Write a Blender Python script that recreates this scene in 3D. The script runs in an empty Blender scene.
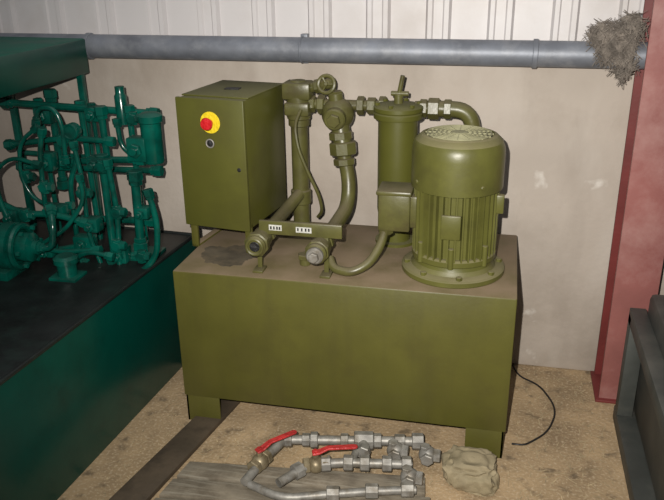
import bpy, bmesh, math, random
from mathutils import Vector, Matrix, noise
random.seed(4)
sc=bpy.context.scene
sc.view_settings.view_transform='Standard'

# ---------------------------------------------------------------- materials
def mat(name,col,rough=.5,metal=0,var=.15,vscale=8,bump=.02,bscale=40,dust=None,dustamt=0,dirt=None,dirtamt=0,dirtscale=3,detail=6,spec=.5,streak=None,streakamt=0):
    m=bpy.data.materials.new(name); m.use_nodes=True
    nt=m.node_tree; N=nt.nodes; L=nt.links
    b=N['Principled BSDF']; b.inputs['Roughness'].default_value=rough; b.inputs['Metallic'].default_value=metal
    b.inputs['Specular IOR Level'].default_value=spec
    tc=N.new('ShaderNodeTexCoord')
    n=N.new('ShaderNodeTexNoise'); n.inputs['Scale'].default_value=vscale; n.inputs['Detail'].default_value=detail
    L.new(tc.outputs['Object'],n.inputs['Vector'])
    cr=N.new('ShaderNodeValToRGB'); e=cr.color_ramp.elements
    e[0].position=.3; e[1].position=.7
    e[0].color=(*[c*(1-var) for c in col],1); e[1].color=(*[min(1,c*(1+var)) for c in col],1)
    L.new(n.outputs['Fac'],cr.inputs['Fac']); out=cr.outputs['Color']
    def mix(fac,a,colb):
        mx=N.new('ShaderNodeMix'); mx.data_type='RGBA'
        L.new(fac,mx.inputs[0]); L.new(a,mx.inputs[6]); mx.inputs[7].default_value=(*colb,1); return mx.outputs[2]
    if dirt:
        n2=N.new('ShaderNodeTexNoise'); n2.inputs['Scale'].default_value=dirtscale; n2.inputs['Detail'].default_value=8; n2.inputs['Roughness'].default_value=.65
        L.new(tc.outputs['Object'],n2.inputs['Vector'])
        mr=N.new('ShaderNodeMapRange'); mr.inputs[1].default_value=.48; mr.inputs[2].default_value=.72; mr.inputs[4].default_value=dirtamt
        L.new(n2.outputs['Fac'],mr.inputs[0]); out=mix(mr.outputs[0],out,dirt)
    if streak:
        mp=N.new('ShaderNodeMapping'); mp.inputs['Scale'].default_value=(14,14,.9); L.new(tc.outputs['Object'],mp.inputs[0])
        n4=N.new('ShaderNodeTexNoise'); n4.inputs['Scale'].default_value=1.5; n4.inputs['Detail'].default_value=8
        L.new(mp.outputs[0],n4.inputs['Vector']); m4=N.new('ShaderNodeMapRange'); m4.inputs[1].default_value=.5; m4.inputs[2].default_value=.78; m4.inputs[4].default_value=streakamt
        L.new(n4.outputs['Fac'],m4.inputs[0]); out=mix(m4.outputs[0],out,streak)
    if dust:
        g=N.new('ShaderNodeNewGeometry'); sp=N.new('ShaderNodeSeparateXYZ'); L.new(g.outputs['True Normal'],sp.inputs[0])
        mr=N.new('ShaderNodeMapRange'); mr.inputs[1].default_value=.35; mr.inputs[2].default_value=.95; mr.inputs[4].default_value=dustamt
        L.new(sp.outputs['Z'],mr.inputs[0])
        n3=N.new('ShaderNodeTexNoise'); n3.inputs['Scale'].default_value=7; n3.inputs['Detail'].default_value=7
        L.new(tc.outputs['Object'],n3.inputs['Vector'])
        m3=N.new('ShaderNodeMapRange'); m3.inputs[1].default_value=.3; m3.inputs[2].default_value=.58; m3.inputs[3].default_value=.5
        L.new(n3.outputs['Fac'],m3.inputs[0])
        mu=N.new('ShaderNodeMath'); mu.operation='MULTIPLY'; L.new(mr.outputs[0],mu.inputs[0]); L.new(m3.outputs[0],mu.inputs[1])
        out=mix(mu.outputs[0],out,dust)
        ra=N.new('ShaderNodeMapRange'); ra.inputs[3].default_value=rough; ra.inputs[4].default_value=.95
        L.new(mu.outputs[0],ra.inputs[0]); L.new(ra.outputs[0],b.inputs['Roughness'])
    L.new(out,b.inputs['Base Color'])
    if bump:
        nb=N.new('ShaderNodeTexNoise'); nb.inputs['Scale'].default_value=bscale; nb.inputs['Detail'].default_value=5
        L.new(tc.outputs['Object'],nb.inputs['Vector'])
        bp=N.new('ShaderNodeBump'); bp.inputs['Strength'].default_value=.5; bp.inputs['Distance'].default_value=bump
        L.new(nb.outputs['Fac'],bp.inputs['Height']); L.new(bp.outputs[0],b.inputs['Normal'])
    return m
M={}
M['olive']=mat('olive_paint',(.084,.080,.015),.42,0,.10,6,.0008,60,dust=(.21,.155,.095),dustamt=1.0,dirt=(.06,.053,.015),dirtamt=.5,dirtscale=5,streak=(.062,.056,.015),streakamt=.4)
M['olive_box']=mat('olive_cabinet_paint',(.084,.085,.015),.4,0,.08,5,.0005,60,dust=(.13,.12,.055),dustamt=.7,dirt=(.055,.050,.014),dirtamt=.5,dirtscale=4)
M['olive_pipe']=mat('olive_pipe_paint',(.088,.085,.025),.36,0,.2,14,.0012,60,dust=(.16,.13,.08),dustamt=.6,dirt=(.055,.042,.02),dirtamt=.7,dirtscale=10)
M['motor']=mat('motor_paint',(.100,.100,.023),.38,0,.12,10,.0008,60,dust=(.23,.20,.11),dustamt=.75,dirt=(.055,.050,.018),dirtamt=.5,dirtscale=8)
M['grille']=mat('motor_grille_dust',(.27,.26,.15),.7,0,.15,20,.001)
M['green']=mat('green_paint',(.001,.078,.056),.2,0,.35,12,.0012,40,dust=(.02,.10,.075),dustamt=.35,dirt=(.004,.016,.013),dirtamt=.9,dirtscale=9)
M['greenface']=mat('green_tank_paint',(.0,.052,.038),.3,0,.2,4,.0008,30,dirt=(.0,.020,.016),dirtamt=.7,dirtscale=4)
M['hood']=mat('green_hood_paint',(.0,.050,.034),.35,0,.1,4,.0005,30,dust=(.01,.15,.10),dustamt=.8,dirt=(.0,.02,.016),dirtamt=.6,dirtscale=3)  # upward faces blend to a brighter green of the same hue
M['blacktop']=mat('oily_black_top',(.008,.010,.010),.45,0,.4,10,.002,40,dirt=(.015,.03,.025),dirtamt=.6,dirtscale=8)
M['oil']=mat('oil_stain',(.095,.078,.052),.75,0,.4,14,.001,40,dirt=(.17,.13,.08),dirtamt=.9,dirtscale=12)
M['steel']=mat('dull_steel',(.27,.26,.235),.5,.4,.3,30,.001,80,dirt=(.13,.105,.07),dirtamt=.9,dirtscale=18)
M['brass']=mat('dull_brass',(.29,.24,.15),.45,.5,.25,30,.001,80,dirt=(.12,.09,.05),dirtamt=.8,dirtscale=18)
M['galv']=mat('galvanised_pipe',(.18,.195,.225),.5,.3,.22,9,.001,70,dirt=(.29,.30,.32),dirtamt=.7,dirtscale=12)
M['black']=mat('black_plastic',(.012,.012,.012),.5,0,.1)
M['red']=mat('red_plastic',(.55,.015,.02),.35,0,.05)
M['redh']=mat('red_lever_paint',(.42,.03,.03),.4,0,.25,20)
M['yellow']=mat('yellow_plastic',(.75,.58,.02),.4,0,.04)
M['label']=mat('white_label',(.5,.5,.46),.5,0,.1)
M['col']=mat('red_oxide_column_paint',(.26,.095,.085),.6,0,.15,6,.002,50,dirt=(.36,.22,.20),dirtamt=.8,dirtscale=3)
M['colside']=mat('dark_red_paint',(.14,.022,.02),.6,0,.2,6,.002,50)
M['sheet']=mat('coated_cladding',(.58,.56,.56),.45,0,.04,2,.0005,30,dirt=(.42,.38,.35),dirtamt=.6,dirtscale=2)
M['straw']=mat('dry_straw',(.38,.30,.18),.9,0,.4,30,0)
M['nest']=mat('nest_fibre',(.19,.165,.14),.95,0,.5,30,.01,60)
M['wood']=mat('oily_timber',(.075,.055,.035),.7,0,.4,12,.004,40,dirt=(.02,.016,.01),dirtamt=.8,dirtscale=6)
M['board']=mat('weathered_board',(.20,.17,.125),.9,0,.3,9,.004,60,dirt=(.09,.07,.045),dirtamt=.8,dirtscale=7)
M['sack']=mat('tan_cloth',(.27,.225,.14),.9,0,.25,10,.005,40,dirt=(.14,.115,.06),dirtamt=.7,dirtscale=12)
M['dark']=mat('dark_machine_paint',(.05,.055,.05),.55,0,.3,6,.002,40,dirt=(.12,.11,.09),dirtamt=.5)

def extra(m,scale3,col,amt,lo,hi,sc_=1.5,detail=9,zfade=None):
    nt=m.node_tree;N=nt.nodes;L=nt.links;b=N['Principled BSDF']
    src=b.inputs['Base Color'].links[0].from_socket
    tc=N.new('ShaderNodeTexCoord'); mp=N.new('ShaderNodeMapping'); mp.inputs['Scale'].default_value=scale3
    L.new(tc.outputs['Object'],mp.inputs[0]); n=N.new('ShaderNodeTexNoise'); n.inputs['Scale'].default_value=sc_; n.inputs['Detail'].default_value=detail
    L.new(mp.outputs[0],n.inputs['Vector']); mr=N.new('ShaderNodeMapRange'); mr.inputs[1].default_value=lo; mr.inputs[2].default_value=hi; mr.inputs[4].default_value=amt
    L.new(n.outputs['Fac'],mr.inputs[0]); mx=N.new('ShaderNodeMix'); mx.data_type='RGBA'
    fac=mr.outputs[0]
    if zfade:
        s=N.new('ShaderNodeSeparateXYZ'); L.new(tc.outputs['Object'],s.inputs[0]); z=N.new('ShaderNodeMapRange')
        z.inputs[1].default_value=zfade[0]; z.inputs[2].default_value=zfade[1]; z.inputs[3].default_value=1; z.inputs[4].default_value=0
        L.new(s.outputs['Z'],z.inputs[0]); mu=N.new('ShaderNodeMath'); mu.operation='MULTIPLY'; L.new(fac,mu.inputs[0]); L.new(z.outputs[0],mu.inputs[1]); fac=mu.outputs[0]
    L.new(fac,mx.inputs[0]); L.new(src,mx.inputs[6]); mx.inputs[7].default_value=(*col,1)
    L.new(mx.outputs[2],b.inputs['Base Color'])
m=mat('concrete_wall',(.41,.36,.31),.85,0,.08,2.2,.004,35,dirt=(.28,.235,.19),dirtamt=.7,dirtscale=1.6); M['wall']=m
extra(m,(2.5,2.5,1.2),(.54,.50,.45),.6,.5,.8)
extra(m,(5,5,1.6),(.24,.20,.165),.45,.55,.80,1.1)
extra(m,(2,2,2),(.22,.185,.145),.7,.3,.7,2.5,9,(.0,.40))
extra(m,(1,1,1),(.66,.63,.58),.6,.66,.72,6,6)
m=mat('dusty_concrete_floor',(.37,.265,.15),.9,0,.22,5,.006,60,dirt=(.17,.12,.07),dirtamt=.85,dirtscale=3.5); M['floor']=m
extra(m,(1,1,1),(.54,.43,.29),.8,.52,.72,90,3)
extra(m,(1,1,1),(.10,.075,.045),.7,.58,.70,14,8)
extra(M['board'],(2,30,2),(.32,.29,.23),.7,.5,.7,3,6)

# ---------------------------------------------------------------- mesh helpers
class Group:
    def __init__(s,name,origin=(0,0,0),single=False):
        s.name=name; s.o=Vector(origin); s.parts={}; s.single=single
    def P(s,part,m):
        k=(part,m)
        if k not in s.parts: s.parts[k]=bmesh.new()
        return s.parts[k]
    def done(s):
        if s.single:
            (k,bm),=s.parts.items(); ob=mk(bm,s.name,k[1],s.o); ob.location=s.o; return ob
        e=bpy.data.objects.new(s.name,None); e.empty_display_size=.1; e.location=s.o; sc.collection.objects.link(e)
        for (pn,m),bm in s.parts.items():
            ob=mk(bm,pn,m,s.o); ob.parent=e
        return e
def mk(bm,name,m,o):
    bmesh.ops.translate(bm,verts=bm.verts,vec=-o)
    bmesh.ops.recalc_face_normals(bm,faces=bm.faces)
    for f in bm.faces: f.smooth=True
    for e in bm.edges:
        if len(e.link_faces)==2 and e.calc_face_angle(0)>math.radians(32): e.smooth=False
    me=bpy.data.meshes.new(name); bm.to_mesh(me); bm.free(); me.materials.append(M[m])
    ob=bpy.data.objects.new(name,me); sc.collection.objects.link(ob); return ob
def merge(dst,src):
    me=bpy.data.meshes.new('t'); src.to_mesh(me); src.free(); dst.from_mesh(me); bpy.data.meshes.remove(me)
def box(bm,lo,hi,bev=.004,rot=0,pivot=None,segs=2):
    t=bmesh.new(); bmesh.ops.create_cube(t,size=1)
    lo=Vector(lo);hi=Vector(hi);s=hi-lo;c=(lo+hi)/2
    for v in t.verts: v.co=Vector((v.co.x*s.x,v.co.y*s.y,v.co.z*s.z))+c
    if bev: bmesh.ops.bevel(t,geom=t.edges[:],offset=min(bev,min(s)*.45),segments=segs,affect='EDGES',profile=.5)
    if rot:
        pv=Vector(pivot) if pivot else c
        bmesh.ops.rotate(t,verts=t.verts,cent=pv,matrix=Matrix.Rotation(rot,3,'Z'))
    merge(bm,t)
def frame(d):
    d=Vector(d).normalized(); a=Vector((0,0,1)) if abs(d.z)<.9 else Vector((1,0,0))
    x=a.cross(d).normalized(); return x,d.cross(x),d
def lathe(bm,prof,base,axis=(0,0,1),seg=32,phase=0):
    x,y,z=frame(axis); base=Vector(base); rings=[]
    for r,h in prof:
        if r<1e-6: rings.append([bm.verts.new(base+z*h)])
        else: rings.append([bm.verts.new(base+z*h+(x*math.cos(phase+2*math.pi*i/seg)+y*math.sin(phase+2*math.pi*i/seg))*r) for i in range(seg)])
    for A,B in zip(rings,rings[1:]):
        for i in range(seg):
            j=(i+1)%seg
            if len(A)==1 and len(B)==1: continue
            if len(A)==1: bm.faces.new((A[0],B[j],B[i]))
            elif len(B)==1: bm.faces.new((A[i],A[j],B[0]))
            else: bm.faces.new((A[i],A[j],B[j],B[i]))
def cyl(bm,p1,p2,r,seg=24,ch=.002):
    p1=Vector(p1);p2=Vector(p2);l=(p2-p1).length; ch=min(ch,r*.4,l*.4)
    lathe(bm,[(0,0),(r-ch,0),(r,ch),(r,l-ch),(r-ch,l),(0,l)],p1,p2-p1,seg)
def hexn(bm,c,axis,r,l,seg=6):
    a=Vector(axis).normalized(); p=Vector(c)-a*l/2; k=r*.12
    lathe(bm,[(0,0),(r-k,0),(r,k*.7),(r,l-k*.7),(r-k,l),(0,l)],p,a,seg,.3)
def ring(bm,c,axis,R,r,seg=32,s2=8):
    x,y,z=frame(axis);c=Vector(c);vs=[]
    for i in range(seg):
        t=2*math.pi*i/seg; d=x*math.cos(t)+y*math.sin(t)
        vs.append([bm.verts.new(c+d*(R+r*math.cos(2*math.pi*j/s2))+z*r*math.sin(2*math.pi*j/s2)) for j in range(s2)])
    for i in range(seg):
        for j in range(s2):
            bm.faces.new((vs[i][j],vs[(i+1)%seg][j],vs[(i+1)%seg][(j+1)%s2],vs[i][(j+1)%s2]))
def fillet(pts,R,n=7):
    pts=[Vector(p) for p in pts]; out=[pts[0]]
    for a,b,c in zip(pts,pts[1:],pts[2:]):
        d1=(a-b);d2=(c-b); l=min(R,d1.length*.48,d2.length*.48); s=b+d1.normalized()*l; e=b+d2.normalized()*l
        for i in range(n+1):
            t=i/n; out.append(s*(1-t)**2+b*2*t*(1-t)+e*t*t)
    out.append(pts[-1]); return out
def tube(bm,pts,r,R=.05,seg=14,nuts=None,nutbm=None):
    P=fillet(pts,R) if R else [Vector(p) for p in pts]
    Q=[P[0]]
    for p in P[1:]:
        if (p-Q[-1]).length>1e-5: Q.append(p)
    P=Q; x=None; rings=[]
    for i,p in enumerate(P):
        d=(P[min(i+1,len(P)-1)]-P[max(i-1,0)]).normalized()
        if x is None: x=frame(d)[0]
        x=(x-d*x.dot(d)).normalized(); y=d.cross(x)
        rings.append([bm.verts.new(p+(x*math.cos(2*math.pi*k/seg)+y*math.sin(2*math.pi*k/seg))*r) for k in range(seg)])
    for A,B in zip(rings,rings[1:]):
        for k in range(seg): bm.faces.new((A[k],A[(k+1)%seg],B[(k+1)%seg],B[k]))
    bm.faces.new(rings[0]); bm.faces.new(rings[-1])
    if nuts:
        d0=(P[1]-P[0]).normalized(); d1=(P[-2]-P[-1]).normalized()
        for p,d in ((P[0],d0),(P[-1],d1)):
            hexn(bm,p+d*nuts*.6,d,nuts,nuts*1.3); hexn(bm,p+d*nuts*1.55,d,nuts*.85,nuts*.6)
def sphere(bm,c,r,sc3=(1,1,1),sub=3):
    t=bmesh.new(); bmesh.ops.create_icosphere(t,subdivisions=sub,radius=r)
    for v in t.verts: v.co=Vector((v.co.x*sc3[0],v.co.y*sc3[1],v.co.z*sc3[2]))+Vector(c)
    merge(bm,t)
def prism(bm,poly,z0,z1,bev=0):
    t=bmesh.new(); a=[t.verts.new((x,y,z0)) for x,y in poly]; b=[t.verts.new((x,y,z1)) for x,y in poly]; n=len(poly)
    t.faces.new(a[::-1]); t.faces.new(b)
    for i in range(n): t.faces.new((a[i],a[(i+1)%n],b[(i+1)%n],b[i]))
    if bev: bmesh.ops.bevel(t,geom=t.edges[:],offset=bev,segments=2,affect='EDGES',profile=.5)
    merge(bm,t)

# ---------------------------------------------------------------- room
YW=.732
g=Group('floor',(0,0,0),True); b=g.P('f','floor'); box(b,(-5,-6,-.1),(6,YW+.3,0),0); FLOOR=g.done()
g=Group('wall_back',(0,YW,0),True); b=g.P('w','wall'); box(b,(-5,YW,0),(6,YW+.18,1.46),.01); g.done()
g=Group('wall_back_cladding',(0,YW+.06,1.4),True); b=g.P('c','sheet')
prof=[];x=-5.03;per=.25
while x<6:
    prof+=[(x,0),(x+.145,0),(x+.155,-.022),(x+.172,-.022),(x+.178,-.014),(x+.215,-.014),(x+.221,-.022),(x+.240,-.022)]; x+=per
lo=[b.verts.new((px,YW+.045+py,1.42)) for px,py in prof]; hi=[b.verts.new((px,YW+.045+py,4.0)) for px,py in prof]
for i in range(len(prof)-1): b.faces.new((lo[i],lo[i+1],hi[i+1],hi[i]))
g.done()

g=Group('galvanised_wall_pipe',(.5,.66,1.44)); b=g.P('pipe','galv')
cyl(b,(-2.5,.668,1.436),(3.2,.668,1.436),.051,32)
for xx in (-.62,1.30): cyl(b,(xx,.668,1.436),(xx+.02,.668,1.436),.057,32)
b=g.P('saddle_clips','galv')
for xx in (-1.6,.35,2.4): box(b,(xx,.70,1.375),(xx+.03,YW,1.495),.002); ring(b,(xx+.015,.668,1.436),(1,0,0),.052,.004)
g.done()

# ---------------------------------------------------------------- olive power unit
H=.683; W=1.3; D=.645
g=Group('hydraulic_power_unit',(.65,.32,0))
b=g.P('oil_tank','olive'); box(b,(0,0,.122),(W,D,H),.006)
b=g.P('tank_legs','olive')
for x0,x1 in ((.006,.15),(W-.15,W-.006)):
    for y0,y1 in ((.004,.014),(D-.014,D-.004)): box(b,(x0,y0,0),(x1,y1,.124),.002)
    xs=x0 if x0<.5 else x1-.01
    box(b,(xs,.004,0),(xs+.01,D-.004,.124),.002)
b=g.P('oil_stain','oil')
poly=[]
for k in range(60):
    a=k*math.pi/30; rr=1+.35*noise.noise(Vector((math.cos(a)*1.5,math.sin(a)*1.5,3)))+.2*noise.noise(Vector((math.cos(a)*6,math.sin(a)*6,1)))
    poly.append((.16+.12*rr*math.cos(a),.20+.10*rr*math.sin(a)))
prism(b,poly,H,H+.0008)
# cabinet
piv=(.25,.20,0); ang=math.radians(-8)
cb=g.P('control_cabinet','olive_box')
zb=.79; zt=1.305
box(cb,(-.03,.215,zb),(.25,.58,zt),.006,ang,piv)
box(cb,(-.036,.198,zb-.004),(.256,.213,zt+.003),.004,ang,piv)
box(cb,(-.034,.245,zt),(.254,.585,zt+.006),.003,ang,piv)
R=Matrix.Rotation(ang,3,'Z')
def cw(x,y,z):
    v=R@(Vector((x,y,0))-Vector(piv))+Vector(piv); v.z=z; return v
fn=R@Vector((0,-1,0))
b=g.P('cabinet_stand','olive')
for xa in (-.03,.22):
    for ya in (.225,.55): box(b,(xa,ya,H-.002),(xa+.03,ya+.012,zb+.02),.001,ang,piv)
    box(b,(xa,.225,H-.001),(xa+.03,.58,H+.008),.001,ang,piv)
b=g.P('emergency_stop_plate','yellow'); c=cw(.113,.198,1.218); cyl(b,c,c+fn*.004,.042,32,.001)
b=g.P('emergency_stop_button','red'); lathe(b,[(0,0),(.013,0),(.013,.018),(.022,.02),(.025,.028),(.021,.036),(0,.039)],c+fn*.004,fn,28)
b=g.P('push_button','black'); c=cw(.108,.198,1.137); cyl(b,c,c+fn*.006,.018,24); 
b=g.P('push_button_bezel','steel'); ring(b,c+fn*.006,fn,.016,.003)
b=g.P('cabinet_lock','black'); c=cw(.225,.198,1.04); cyl(b,c,c+fn*.005,.008,16)
b=g.P('cabinet_top_clutter','black'); c=cw(.11,.40,zt+.006); box(b,c-Vector((.03,.02,0)),c+Vector((.03,.02,.004)),.001)

# motor
mx,my=1.056,.235
b=g.P('motor_flange','motor')
lathe(b,[(0,0),(.192,0),(.195,.004),(.195,.020),(.188,.025),(.160,.030),(.150,.045),(.148,.085),(.0,.085)],(mx,my,H),seg=56)
for k in range(8):
    a=k*math.pi/4+.2; hexn(b,(mx+.175*math.cos(a),my+.175*math.sin(a),H+.032),(0,0,1),.012,.014)
b=g.P('motor_finned_body','motor')
poly=[];nf=38
for k in range(nf):
    a=2*math.pi*k/nf
    for da,r in ((-.30,.136),(-.13,.137),(-.09,.157),(.09,.157),(.13,.137)):
        t=a+da*2*math.pi/nf*1.25; poly.append((mx+r*math.cos(t),my+r*math.sin(t)))
prism(b,poly,H+.085,1.035)
b=g.P('motor_end_ring','motor')
lathe(b,[(0,0),(.155,0),(.158,.004),(.158,.022),(.15,.028),(0,.028)],(mx,my,H+.062),seg=48)
for a in (-2.4,-1.57,-.7,.6,2.6):
    for zz in (H+.09,):
        cx,cy=mx+.155*math.cos(a),my+.155*math.sin(a); cyl(b,(cx,cy,zz-.03),(cx,cy,zz+.05),.011,12)
b=g.P('motor_nameplate','motor'); box(b,(mx-.04,my-.166,.86),(mx+.03,my-.15,.95),.003)
b=g.P('motor_lug','motor'); box(b,(mx+.13,my-.05,.93),(mx+.175,my-.02,1.0),.005)
b=g.P('motor_fan_cowl','motor')
lathe(b,[(.150,1.02),(.168,1.02),(.168,1.14),(.166,1.165),(.157,1.190),(.138,1.208),(.125,1.212),(.125,1.206),(.118,1.200),(0,1.200)],(mx,my,0),seg=56)
for k in range(4):
    a=k*math.pi/2-.95; cyl(b,(mx+.165*math.cos(a),my+.165*math.sin(a),1.05),(mx+.173*math.cos(a),my+.173*math.sin(a),1.05),.008,12)
b=g.P('motor_cowl_void_shade','black'); cyl(b,(mx,my,1.2005),(mx,my,1.2025),.117,40)  # black disc paints the shade of the hollow behind the grille
b=g.P('motor_fan_grille','grille')
for R_ in (.03,.047,.064,.081,.098,.114): ring(b,(mx,my,1.212),(0,0,1),R_,.0038,40,6)
for k in range(16):
    a=k*math.pi/8; cyl(b,(mx+.025*math.cos(a),my+.025*math.sin(a),1.211),(mx+.122*math.cos(a),my+.122*math.sin(a),1.211),.0035,6)
cyl(b,(mx,my,1.2025),(mx,my,1.216),.028,24)
b=g.P('motor_terminal_box','olive_pipe')
box(b,(.775,.155,.845),(.895,.275,.99),.008); box(b,(.768,.148,.985),(.90,.282,1.003),.006); box(b,(.89,.17,.86),(.925,.26,.98),.004)
b=g.P('motor_cable_conduit','olive_pipe')
tube(b,[(.80,.20,.85),(.79,.15,.79),(.755,.09,.735),(.69,.06,.705),(.62,.08,.71),(.60,.11,.74)],.017,.05,16)
cyl(b,(.80,.2,.82),(.80,.2,.85),.025); hexn(b,(.80,.195,.835),(0,0,1),.03,.02)

# tall return filter
fx,fy=.80,.48
b=g.P('return_filter','olive_box')
lathe(b,[(0,H),(.085,H),(.085,H+.012),(.06,H+.014),(.06,.78),(.074,.80),(.079,.83),(.079,1.19),(.079,1.205),(.097,1.206),(.098,1.212),(.098,1.226),(.094,1.231),(.098,1.236),(.098,1.250),(.09,1.256),(.05,1.262),(.0,1.264)],(fx,fy,0),seg=44)
for k in range(6):
    a=k*math.pi/3+.3; hexn(b,(fx+.083*math.cos(a),fy+.083*math.sin(a),1.262),(0,0,1),.010,.012)
b=g.P('filter_lid_handle','olive_pipe')
cyl(b,(fx,fy,1.255),(fx,fy,1.30),.018); tube(b,[(fx+.0,fy,1.29),(fx+.015,fy,1.37)],.009,0); cyl(b,(fx-.03,fy,1.30),(fx+.04,fy,1.30),.010)
# cross pipework
pp=g.P('cross_pipework','olive_pipe'); zc=1.232; yc=.56
cyl(pp,(.37,yc,zc),(.72,yc,zc),.022); cyl(pp,(.86,yc-.04,zc+.005),(.95,yc-.04,zc+.005),.028)
for x_,r_,l_ in ((.43,.034,.03),(.47,.040,.03),(.635,.038,.03),(.68,.034,.035),(.725,.040,.03)): hexn(pp,(x_,yc,zc),(1,0,0),r_,l_)
for x_,r_,l_ in ((.895,.036,.03),(.935,.042,.045),(.99,.038,.03)): hexn(pp,(x_,yc-.04,zc+.005),(1,0,0),r_,l_)
tube(pp,[(.92,yc-.04,zc+.005),(1.08,yc-.04,zc+.005),(1.10,yc-.04,1.10),(1.10,yc-.04,H)],.032,.11,18)
b=g.P('check_valve','olive_pipe')
vx,vy,vz=.545,.53,1.20
sphere(b,(vx,vy,vz),.068,(1,.9,1)); cyl(b,(vx,vy,vz),(vx,vy-.075,vz-.01),.045,28,.006); hexn(b,(vx,vy-.085,vz-.011),(0,1,.1),.028,.02)
cyl(b,(vx,vy,vz),(vx-.01,vy,vz+.085),.030); hexn(b,(vx-.01,vy,vz+.085),(0,0,1),.03,.02)
b=g.P('down_pipe','olive_pipe')
cyl(b,(.552,.525,1.19),(.572,.50,1.07),.038)
hexn(b,(.560,.515,1.115),(.1,-.1,-1),.050,.035,8); hexn(b,(.572,.505,1.065),(.1,-.1,-1),.058,.055,8); hexn(b,(.577,.50,1.01),(.1,-.1,-1),.046,.03,8)
tube(b,[(.575,.50,1.04),(.60,.49,.93),(.60,.45,.83),(.575,.32,.79),(.571,.05,.794)],.030,.10,18)
b=g.P('relief_valve_column','olive_pipe'); qx,qy=.375,.55
lathe(b,[(0,H),(.06,H),(.06,H+.012),(.036,H+.016),(.036,.80),(.044,.805),(.044,.86),(.036,.865),(.036,1.14),(.045,1.145),(.045,1.17),(.05,1.175),(.05,1.30),(.042,1.31),(.03,1.33),(.0,1.335)],(qx,qy,0),seg=28)
box(b,(qx-.06,qy-.05,1.255),(qx+.06,qy+.05,1.325),.012); box(b,(qx-.05,qy-.055,1.19),(qx+.055,qy+.045,1.245),.01)
cyl(b,(qx+.05,qy-.01,1.30),(qx+.12,qy-.02,1.32),.02); hexn(b,(qx+.085,qy-.015,1.31),(1,0,.2),.028,.025)
b=g.P('handwheel','olive_pipe'); sphere(b,(.505,.53,1.322),.022)
ring(b,(.505,.50,1.325),(-.1,-1,.25),.034,.008,24); cyl(b,(.505,.53,1.32),(.505,.49,1.328),.008)
for k in range(3):
    a=k*2.094; cyl(b,(.505,.50,1.325),(.505+.032*math.cos(a),.50,1.325+.032*math.sin(a)),.005,8)
b=g.P('pilot_hose','olive_pipe')
pts=[(.40,.49,1.22),(.385,.44,1.17),(.40,.42,1.08),(.44,.42,.98),(.485,.43,.88),(.49,.46,.80),(.46,.5,.76)]
tube(b,pts,.007,.06,10)
# front ported manifold
b=g.P('port_manifold_bar','olive_pipe')
box(b,(.335,.075,.832),(.655,.092,.885),.003)
for x0 in (.322,.585): box(b,(x0,.078,H),(x0+.018,.09,.84),.002); box(b,(x0-.01,.04,H),(x0+.03,.10,H+.01),.002)
b=g.P('port_couplings','olive_pipe')
cyl(b,(.34,.0,.808),(.34,.10,.808),.040,28,.006); hexn(b,(.34,.03,.808),(0,1,0),.048,.03,8)
tube(b,[(.34,.05,.808),(.34,.42,.808),(.375,.52,.85)],.026,.08,16); hexn(b,(.34,.14,.808),(0,1,0),.040,.03)
cyl(b,(.571,.0,.794),(.571,.10,.794),.040,28,.006); hexn(b,(.571,.035,.794),(0,1,0),.046,.03,8); hexn(b,(.571,.14,.794),(0,1,0),.040,.03)
b=g.P('port_bore_shade','black'); cyl(b,(.34,-.003,.808),(.34,.01,.808),.020)  # solid black face, painted as the shade inside a hollow bore
b=g.P('port_rim','olive_pipe'); ring(b,(.34,-.002,.808),(0,1,0),.030,.006)
b=g.P('port_plug','steel'); cyl(b,(.571,-.02,.794),(.571,.01,.794),.032,24,.006); hexn(b,(.571,-.028,.794),(0,1,0),.020,.02)
b=g.P('port_labels','label'); box(b,(.375,.0735,.85),(.425,.075,.872),0); box(b,(.48,.0735,.848),(.54,.075,.870),0)
b=g.P('port_label_print','black')
for x0 in (.38,.392,.404,.414,.485,.5,.515,.527): box(b,(x0,.0728,.854),(x0+.006,.0735,.866),0)
b=g.P('drain_plug','olive_pipe'); cyl(b,(.49,.16,H),(.49,.16,H+.03),.022); hexn(b,(.49,.16,H+.035),(0,0,1),.03,.02)
g.done()

# ---------------------------------------------------------------- green power unit (left)
g=Group('hydraulic_power_unit.001',(-.7,-.1,0))
b=g.P('oil_tank','greenface')
poly=[(-.295,-.95),(-.17,.63),(-1.2,.69),(-1.32,-.88)]
prism(b,poly,0,.575,.004)
def inset(p,k):
    cx=sum(a for a,_ in p)/4; cy=sum(a for _,a in p)/4
    return [(cx+(a-cx)*k,cy+(c-cy)*k) for a,c in p]
b=g.P('tank_top','blacktop'); prism(b,inset(poly,1.006),.575,.583,.001)
for i in range(4):
    p=poly[i];q=poly[(i+1)%4]; tube(b,[(p[0],p[1],.583),(q[0],q[1],.583)],.008,0,8)
b=g.P('cooler_hood','hood')
prism(b,[(-.66,-.55),(-.60,.62),(-1.25,.66),(-1.3,-.5)],1.325,1.475,.008)
b=g.P('hood_frame','green')
for x0,y0 in ((-.625,.58),(-1.0,.60),(-1.22,-.4),(-.685,-.50)): box(b,(x0-.014,y0-.014,.58),(x0+.014,y0+.014,1.33),.003)
for zz in (.95,): cyl(b,(-.625,.58,zz),(-1.0,.6,zz),.012)
G=g.P('pipework','green')
def gx(px): return -.15-(165-px)/230
def gz(py): return 1.18-(py-120)/222
def gp(l,y,r,R=.05,n=0): tube(G,[(gx(q[0]),(y if len(q)==2 else q[2]),gz(q[1])) for q in l],r,R,12,nuts=n)
gp([(-20,112),(150,118)],.46,.016,n=.028); gp([(-10,150),(60,140),(110,142)],.38,.013,n=.024)
gp([(30,100),(30,200)],.50,.018,n=.03)
gp([(-10,175),(150,172)],.44,.014,n=.026)
gp([(-20,225),(40,225),(140,222)],.42,.016,n=.028)
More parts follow.
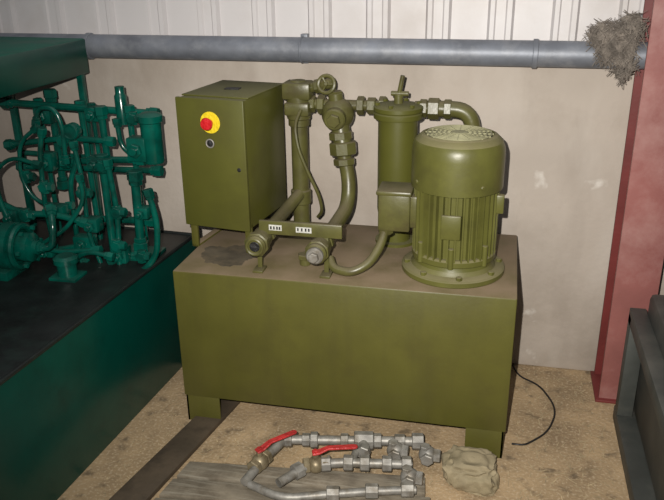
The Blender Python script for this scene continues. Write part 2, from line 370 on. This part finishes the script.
for px,y,r in ((12,.52,.012),(62,.50,.014),(80,.46,.010),(97,.40,.016),(122,.44,.014)): gp([(px,110),(px+3,285)],y,r,n=r*1.8)
gp([(52,125),(45,150),(42,200),(48,285)],.26,.011,.08,.021)
gp([(40,125),(44,108),(62,108),(68,125),(66,160)],.30,.010,.05,.02)
gp([(70,130),(72,160),(60,180),(58,270)],.35,.012,.06,.023)
gp([(105,150),(105,275)],.30,.017,n=.03)
gp([(118,150),(122,200),(116,272)],.24,.012,.06,.022)
gp([(135,165),(133,245)],.32,.020,n=.034)
gp([(85,135),(90,170),(88,225),(100,262)],.24,.010,.06,.02)
gp([(158,175),(165,205),(161,240),(142,258),(122,268),(110,262,.24),(108,245,.24)],.22,.013,.08,.023)
gp([(-10,190),(25,205),(60,203),(95,210)],.20,.014,.06,.025)
gp([(10,150),(8,190),(25,228),(60,238),(110,232)],.16,.011,.08,.022)
gp([(20,255),(50,228),(75,215),(100,185),(98,160)],.16,.009,.08,.018)
gp([(-10,240),(40,250),(70,243),(90,252),(140,247)],.30,.015,.05,.027)
gp([(50,165),(95,160),(140,158)],.38,.015,.05,.027)
gp([(45,125),(22,140),(16,175),(30,200),(70,200)],.28,.009,.08,.019)
gp([(110,122),(112,150),(130,160)],.42,.011,.04,.02)
gp([(0,205),(-5,170),(20,150),(50,158)],.22,.009,.08,.019)
gp([(75,265),(78,245),(98,232),(125,236)],.14,.010,.05,.02)
V=g.P('valve_bodies','green')
def vb(px,py,y,w,h,d=.06):
    x,z=gx(px),gz(py); box(V,(x-w/2,y-d/2,z-h/2),(x+w/2,y+d/2,z+h/2),.007)
    hexn(V,(x,y-d/2-.008,z),(0,1,0),min(w,h)*.36,.022); cyl(V,(x,y-d/2-.035,z),(x,y-d/2,z),min(w,h)*.2,12)
vb(100,158,.30,.075,.06); vb(138,146,.36,.085,.10,.07); vb(88,118,.42,.07,.06); vb(30,122,.44,.08,.07); vb(60,202,.24,.07,.05)
vb(75,238,.30,.09,.06); vb(118,245,.27,.06,.07); vb(15,207,.2,.07,.06); vb(140,205,.32,.06,.05); vb(40,162,.35,.06,.08); vb(98,212,.22,.06,.06); vb(48,240,.2,.06,.05)
lathe(V,[(0,0),(.040,0),(.044,.01),(.044,.17),(.052,.175),(.052,.20),(.036,.21),(0,.215)],(gx(150),.38,1.0),seg=24)
lathe(V,[(0,0),(.026,0),(.026,.12),(.02,.13),(.02,.16),(0,.16)],(gx(112),.46,1.14),seg=18)
for px,py,y in ((55,200,.2),(110,158,.26),(130,120,.40),(30,205,.19),(75,255,.24),(120,232,.22),(140,245,.26),(62,140,.33),(20,175,.3),(85,185,.26),(48,180,.24),(122,200,.24),(12,240,.28)):
    hexn(V,(gx(px),y,gz(py)),(0,1,0),.024,.04); hexn(V,(gx(px)+.02,y,gz(py)),(1,0,0),.020,.04); hexn(V,(gx(px),y,gz(py)),(0,0,1),.020,.055)
gb=g.P('pressure_gauge','green'); cyl(gb,(gx(75),.34,gz(130)),(gx(75),.30,gz(130)),.034,28,.004); ring(gb,(gx(75),.30,gz(130)),(0,1,0),.03,.005); cyl(gb,(gx(75),.32,gz(160)),(gx(75),.32,gz(135)),.008)
b=g.P('pump_motor','green')
lathe(b,[(0,0),(.07,0),(.10,.01),(.10,.05),(.085,.055),(.085,.28),(.10,.285),(.10,.33),(.06,.34),(.06,.40),(.03,.41),(.03,.43),(0,.43)],(-1.05,.06,.70),(1,.05,0),32)
for k in range(20):
    a=k*2*math.pi/20; cyl(b,(-.99,.06+.09*math.cos(a),.70+.09*math.sin(a)),(-.78,.075+.09*math.cos(a),.70+.09*math.sin(a)),.006,6)
box(b,(-1.0,-.02,.58),(-.72,.14,.62),.004)
ring(b,(-.70,.08,.70),(1,.05,0),.085,.014,32)
for k in range(6):
    a=k*math.pi/3; hexn(b,(-.665,.08+.08*math.cos(a),.70+.08*math.sin(a)),(1,0,0),.010,.015)
tube(b,[(-.64,.08,.70),(-.56,.08,.70),(-.54,.08,.80),(-.58,.14,.86)],.014,.06,12,nuts=.024)
box(b,(-.56,.02,.58),(-.44,.12,.595),.003); box(b,(-.42,.28,.58),(-.22,.42,.60),.003)
lathe(b,[(0,0),(.04,0),(.04,.05),(.05,.055),(.05,.075),(.035,.085),(0,.085)],(-.50,.07,.595),(0,0,1),28)
g.done()

# ---------------------------------------------------------------- steel column (right)
g=Group('steel_column',(1.78,.58,0))
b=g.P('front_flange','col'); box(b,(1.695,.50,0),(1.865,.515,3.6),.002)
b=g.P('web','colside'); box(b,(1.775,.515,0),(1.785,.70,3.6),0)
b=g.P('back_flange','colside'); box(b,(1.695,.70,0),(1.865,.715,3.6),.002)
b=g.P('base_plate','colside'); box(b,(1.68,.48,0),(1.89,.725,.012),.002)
g.done()

# nest draped over the pipe: several small clumps of fibre
g=Group('bird_nest',(1.60,.63,1.47))
core=g.P('core','nest'); b=g.P('strands','nest')
for NC,S in (((1.545,.625,1.515),(.05,.045,.035)),((1.60,.605,1.50),(.055,.04,.06)),((1.645,.61,1.54),(.045,.045,.045)),((1.635,.60,1.43),(.035,.03,.06)),((1.57,.60,1.46),(.03,.025,.03))):
    NC=Vector(NC); t=bmesh.new(); bmesh.ops.create_icosphere(t,subdivisions=4,radius=1)
    for v in t.verts:
        n_=noise.noise(v.co*2.2+NC*9)*.5+noise.noise(v.co*7)*.3
        v.co=NC+Vector((v.co.x*S[0],v.co.y*S[1],v.co.z*S[2]))*(.85+n_)
    merge(core,t)
    for i in range(190):
        a=random.uniform(0,6.28); e=random.uniform(-1.5,1.5); d=Vector((math.cos(a)*math.cos(e),math.sin(a)*math.cos(e),math.sin(e)))
        if d.y>.3: d.y*=-1
        p=NC+Vector((d.x*S[0],d.y*S[1],d.z*S[2])); q=Vector([random.uniform(-1,1) for _ in range(3)])*.03
        tube(b,[p-q,p+d*.01,p+q+Vector((0,0,-.02*random.random()))],random.uniform(.0006,.0016),.02,4)
g.done()

# ---------------------------------------------------------------- foreground things
g=Group('wooden_pallet',(.6,-.4,0)); b=g.P('deck_boards','board')
for k,(ya,yb) in enumerate(((-.30,-.39),(-.405,-.50),(-.515,-.62))):
    prism(b,[(.14-.02*k,ya),(1.02+.03*k,ya+.09),(1.03+.03*k,yb+.09),(.125-.02*k,yb)],.020,.038,.003)
b=g.P('bearers','board')
for x0 in (.16,.56,.95): prism(b,[(x0,-.305+(x0-.14)*.1),(x0+.05,-.305+(x0-.14)*.1),(x0+.05,-.6+(x0-.14)*.1),(x0,-.6+(x0-.14)*.1)],0,.0205,.001)
g.done()
g=Group('timber_plank',(.05,-.1,0),True); b=g.P('s','wood'); prism(b,[(.085,.25),(.195,.25),(.045,-.62),(-.085,-.62)],0,.022,.004); g.done()

g=Group('ball_valve_pipe_assembly',(.7,-.2,.05))
b=g.P('pipes','steel'); z=.077
tube(b,[(.47,-.15,z),(.99,-.055,z)],.018,0,16)
tube(b,[(.40,-.42,z),(.43,-.28,z),(.47,-.15,z)],.017,.03,16)
for t_,r_,l_ in ((.03,.028,.03),(.16,.026,.03),(.22,.032,.03),(.44,.027,.03),(.58,.036,.075),(.68,.029,.03),(.84,.027,.04),(.97,.032,.045)):
    p=Vector((.47,-.15,z)).lerp(Vector((.99,-.055,z)),t_); hexn(b,p,(1,.18,0),r_,l_,8)
p=Vector((.47,-.15,z)).lerp(Vector((.99,-.055,z)),.58); cyl(b,p,p+Vector((.01,-.06,0)),.022); hexn(b,p+Vector((.01,-.065,0)),(0,1,0),.028,.03)
tube(b,[(.52,-.40,z),(.60,-.28,z),(.72,-.24,z),(.97,-.20,z)],.017,.04,16)
for p,ax in (((.57,-.32,z),(.8,1,0)),((.66,-.26,z),(1,.3,0)),((.74,-.238,z),(1,.15,0)),((.80,-.228,z),(1,.15,0)),((.88,-.215,z),(1,.15,0)),((.95,-.203,z),(1,.15,0))): hexn(b,p,ax,.030,.036,8)
tube(b,[(.75,-.235,z),(.76,-.12,z),(.77,-.09,z)],.014,.03,12)
tube(b,[(.42,-.42,.072),(.55,-.47,.072),(.75,-.40,.072),(.88,-.36,.072),(1.0,-.33,.072)],.015,.06,12)
for p in ((.72,-.408,.072),(.85,-.368,.072),(.97,-.335,.072)): hexn(b,p,(1,.2,0),.027,.045,8)
for p in ((.90,-.13,.076),(.97,-.27,.076),(1.02,-.13,.076)):
    sphere(b,p,.034); hexn(b,Vector(p)+Vector((0,-.03,0)),(0,1,0),.025,.02); hexn(b,Vector(p)+Vector((.035,0,0)),(1,0,0),.026,.025); hexn(b,Vector(p)+Vector((-.01,0,.03)),(0,0,1),.02,.02)
b=g.P('valve_bodies','brass')
for c,ax in (((.42,-.30,z),(.3,1,0)),((.625,-.272,z),(1,.4,0))):
    sphere(b,c,.032); hexn(b,Vector(c)+Vector(ax).normalized()*.034,ax,.030,.024); hexn(b,Vector(c)-Vector(ax).normalized()*.034,ax,.030,.024); cyl(b,c,Vector(c)+Vector((0,0,.053)),.012)
b=g.P('lever_handles','redh')
def lever(a,c):
    a=Vector(a);c=Vector(c);d=(c-a).normalized();s=Vector((-d.y,d.x,0))*.011; h=Vector((0,0,.004))
    m1=a.lerp(c,.3)+Vector((0,0,.012))
    t=bmesh.new(); rows=[]
    for p,w in ((a-d*.012,1.3),(a+d*.012,1.3),(m1,1),(c-d*.01,1.1),(c,.6)):
        rows.append([t.verts.new(p+s*w-h),t.verts.new(p-s*w-h),t.verts.new(p-s*w+h),t.verts.new(p+s*w+h)])
    for A,B in zip(rows,rows[1:]):
        for i in range(4): t.faces.new((A[i],A[(i+1)%4],B[(i+1)%4],B[i]))
    t.faces.new(rows[0]);t.faces.new(rows[-1]); bmesh.ops.recalc_face_normals(t,faces=t.faces)
    bmesh.ops.bevel(t,geom=t.edges[:],offset=.002,segments=1,affect='EDGES'); merge(b,t); hexn(b,a+Vector((0,0,.006)),(0,0,1),.010,.010)
lever((.42,-.30,.130),(.525,-.17,.138)); lever((.625,-.272,.130),(.77,-.215,.138))
g.done()

g=Group('cloth_sack',(1.18,-.15,0),True); b=g.P('s','sack')
t=bmesh.new(); bmesh.ops.create_icosphere(t,subdivisions=5,radius=1)
for v in t.verts:
    c=v.co.copy(); q=Vector([math.copysign(abs(w)**.65,w) for w in c]); k=1+noise.noise(c*1.3)*.2+noise.noise(c*3)*.10-abs(noise.noise(c*2.6+Vector((3,1,2))))*.22
    v.co=Vector((1.185+q.x*.105*k,-.155+q.y*.085*k,max(.0,.05+q.z*.065*k)))
merge(b,t)
for s in (-.03,0,.03): sphere(b,(1.185+s,-.155+s*.3,.10),.022,(1,1,.6),3)
g.done()

g=Group('floor_cable',(1.4,.3,0),True); b=g.P('s','black')
tube(b,[(1.33,.10,.006),(1.38,.10,.006),(1.47,.2,.006),(1.52,.38,.006),(1.45,.56,.006),(1.36,.62,.006),(1.33,.69,.02)],.004,.1,8); g.done()

g=Group('machine_skid_frame',(1.95,0,0)); b=g.P('frame','dark')
box(b,(1.74,-.9,0),(2.5,.38,.06),.004)
box(b,(1.74,.30,.06),(1.80,.36,.50),.004); box(b,(1.74,-.9,.06),(1.80,-.84,.50),.004); box(b,(1.74,-.9,.46),(1.80,.36,.52),.004); box(b,(1.80,-.88,.08),(2.5,.34,.60),.02)
g.done()

g=Group('straw_debris',(0,0,0),True); b=g.P('s','straw')
def okp(x,y): return not(-.05<x<1.35 and -.01<y<.66) and x>-.15 and y<.7 and not(x>1.66 and y>.4) and not (x>1.7)
n_=0
while n_<1500:
    x,y=random.uniform(-.15,1.72),random.uniform(-.9,.7)
    if not okp(x,y) or (.05<x<1.15 and -.64<y<-.22): continue
    n_+=1; a=random.uniform(0,6.28); l=random.uniform(.003,.016)*(1.6 if x>1.3 else 1); w=random.uniform(.0008,.002); z=.002
    dx,dy=math.cos(a)*l,math.sin(a)*l; ex,ey=-math.sin(a)*w,math.cos(a)*w
    vs=[b.verts.new((x+dx*s+ex*q,y+dy*s+ey*q,z+(.003 if s>0 else 0))) for s,q in ((-1,-1),(1,-1),(1,1),(-1,1))]; b.faces.new(vs)
o=g.done(); o.parent=FLOOR

# ---------------------------------------------------------------- camera
C=Vector((1.2032,-2.488,1.8536)); fw=Vector((-.2065,.9032,-.3758)).normalized(); up=Vector((-.0714,.3692,.9265))
r=fw.cross(up).normalized(); up=r.cross(fw)
cd=bpy.data.cameras.new('camera'); co=bpy.data.objects.new('camera',cd); sc.collection.objects.link(co)
co.matrix_world=Matrix(((r.x,up.x,-fw.x,C.x),(r.y,up.y,-fw.y,C.y),(r.z,up.z,-fw.z,C.z),(0,0,0,1)))
cd.sensor_width=36; cd.lens=760.3/664*36; sc.camera=co

# ---------------------------------------------------------------- light
def aim(o,loc,tgt):
    o.location=loc; o.rotation_euler=(Vector(tgt)-Vector(loc)).to_track_quat('-Z','Y').to_euler()
l=bpy.data.lights.new('camera_flash','SPOT'); l.energy=500; l.color=(1,.95,.88); l.spot_size=math.radians(84); l.spot_blend=1; l.shadow_soft_size=.01
o=bpy.data.objects.new('camera_flash',l); sc.collection.objects.link(o); aim(o,(1.10,-2.49,1.95),(.90,.5,.85))
l=bpy.data.lights.new('overhead_fill','AREA'); l.size=2; l.energy=18; l.color=(.95,.97,1)  # added soft fill from above, not a lamp of the building
o=bpy.data.objects.new('overhead_fill',l); sc.collection.objects.link(o); aim(o,(.3,-1.0,4.2),(.5,.5,.5))
w=bpy.data.worlds.new('world'); sc.world=w; w.use_nodes=True
w.node_tree.nodes['Background'].inputs[0].default_value=(.95,.96,1,1); w.node_tree.nodes['Background'].inputs[1].default_value=.10
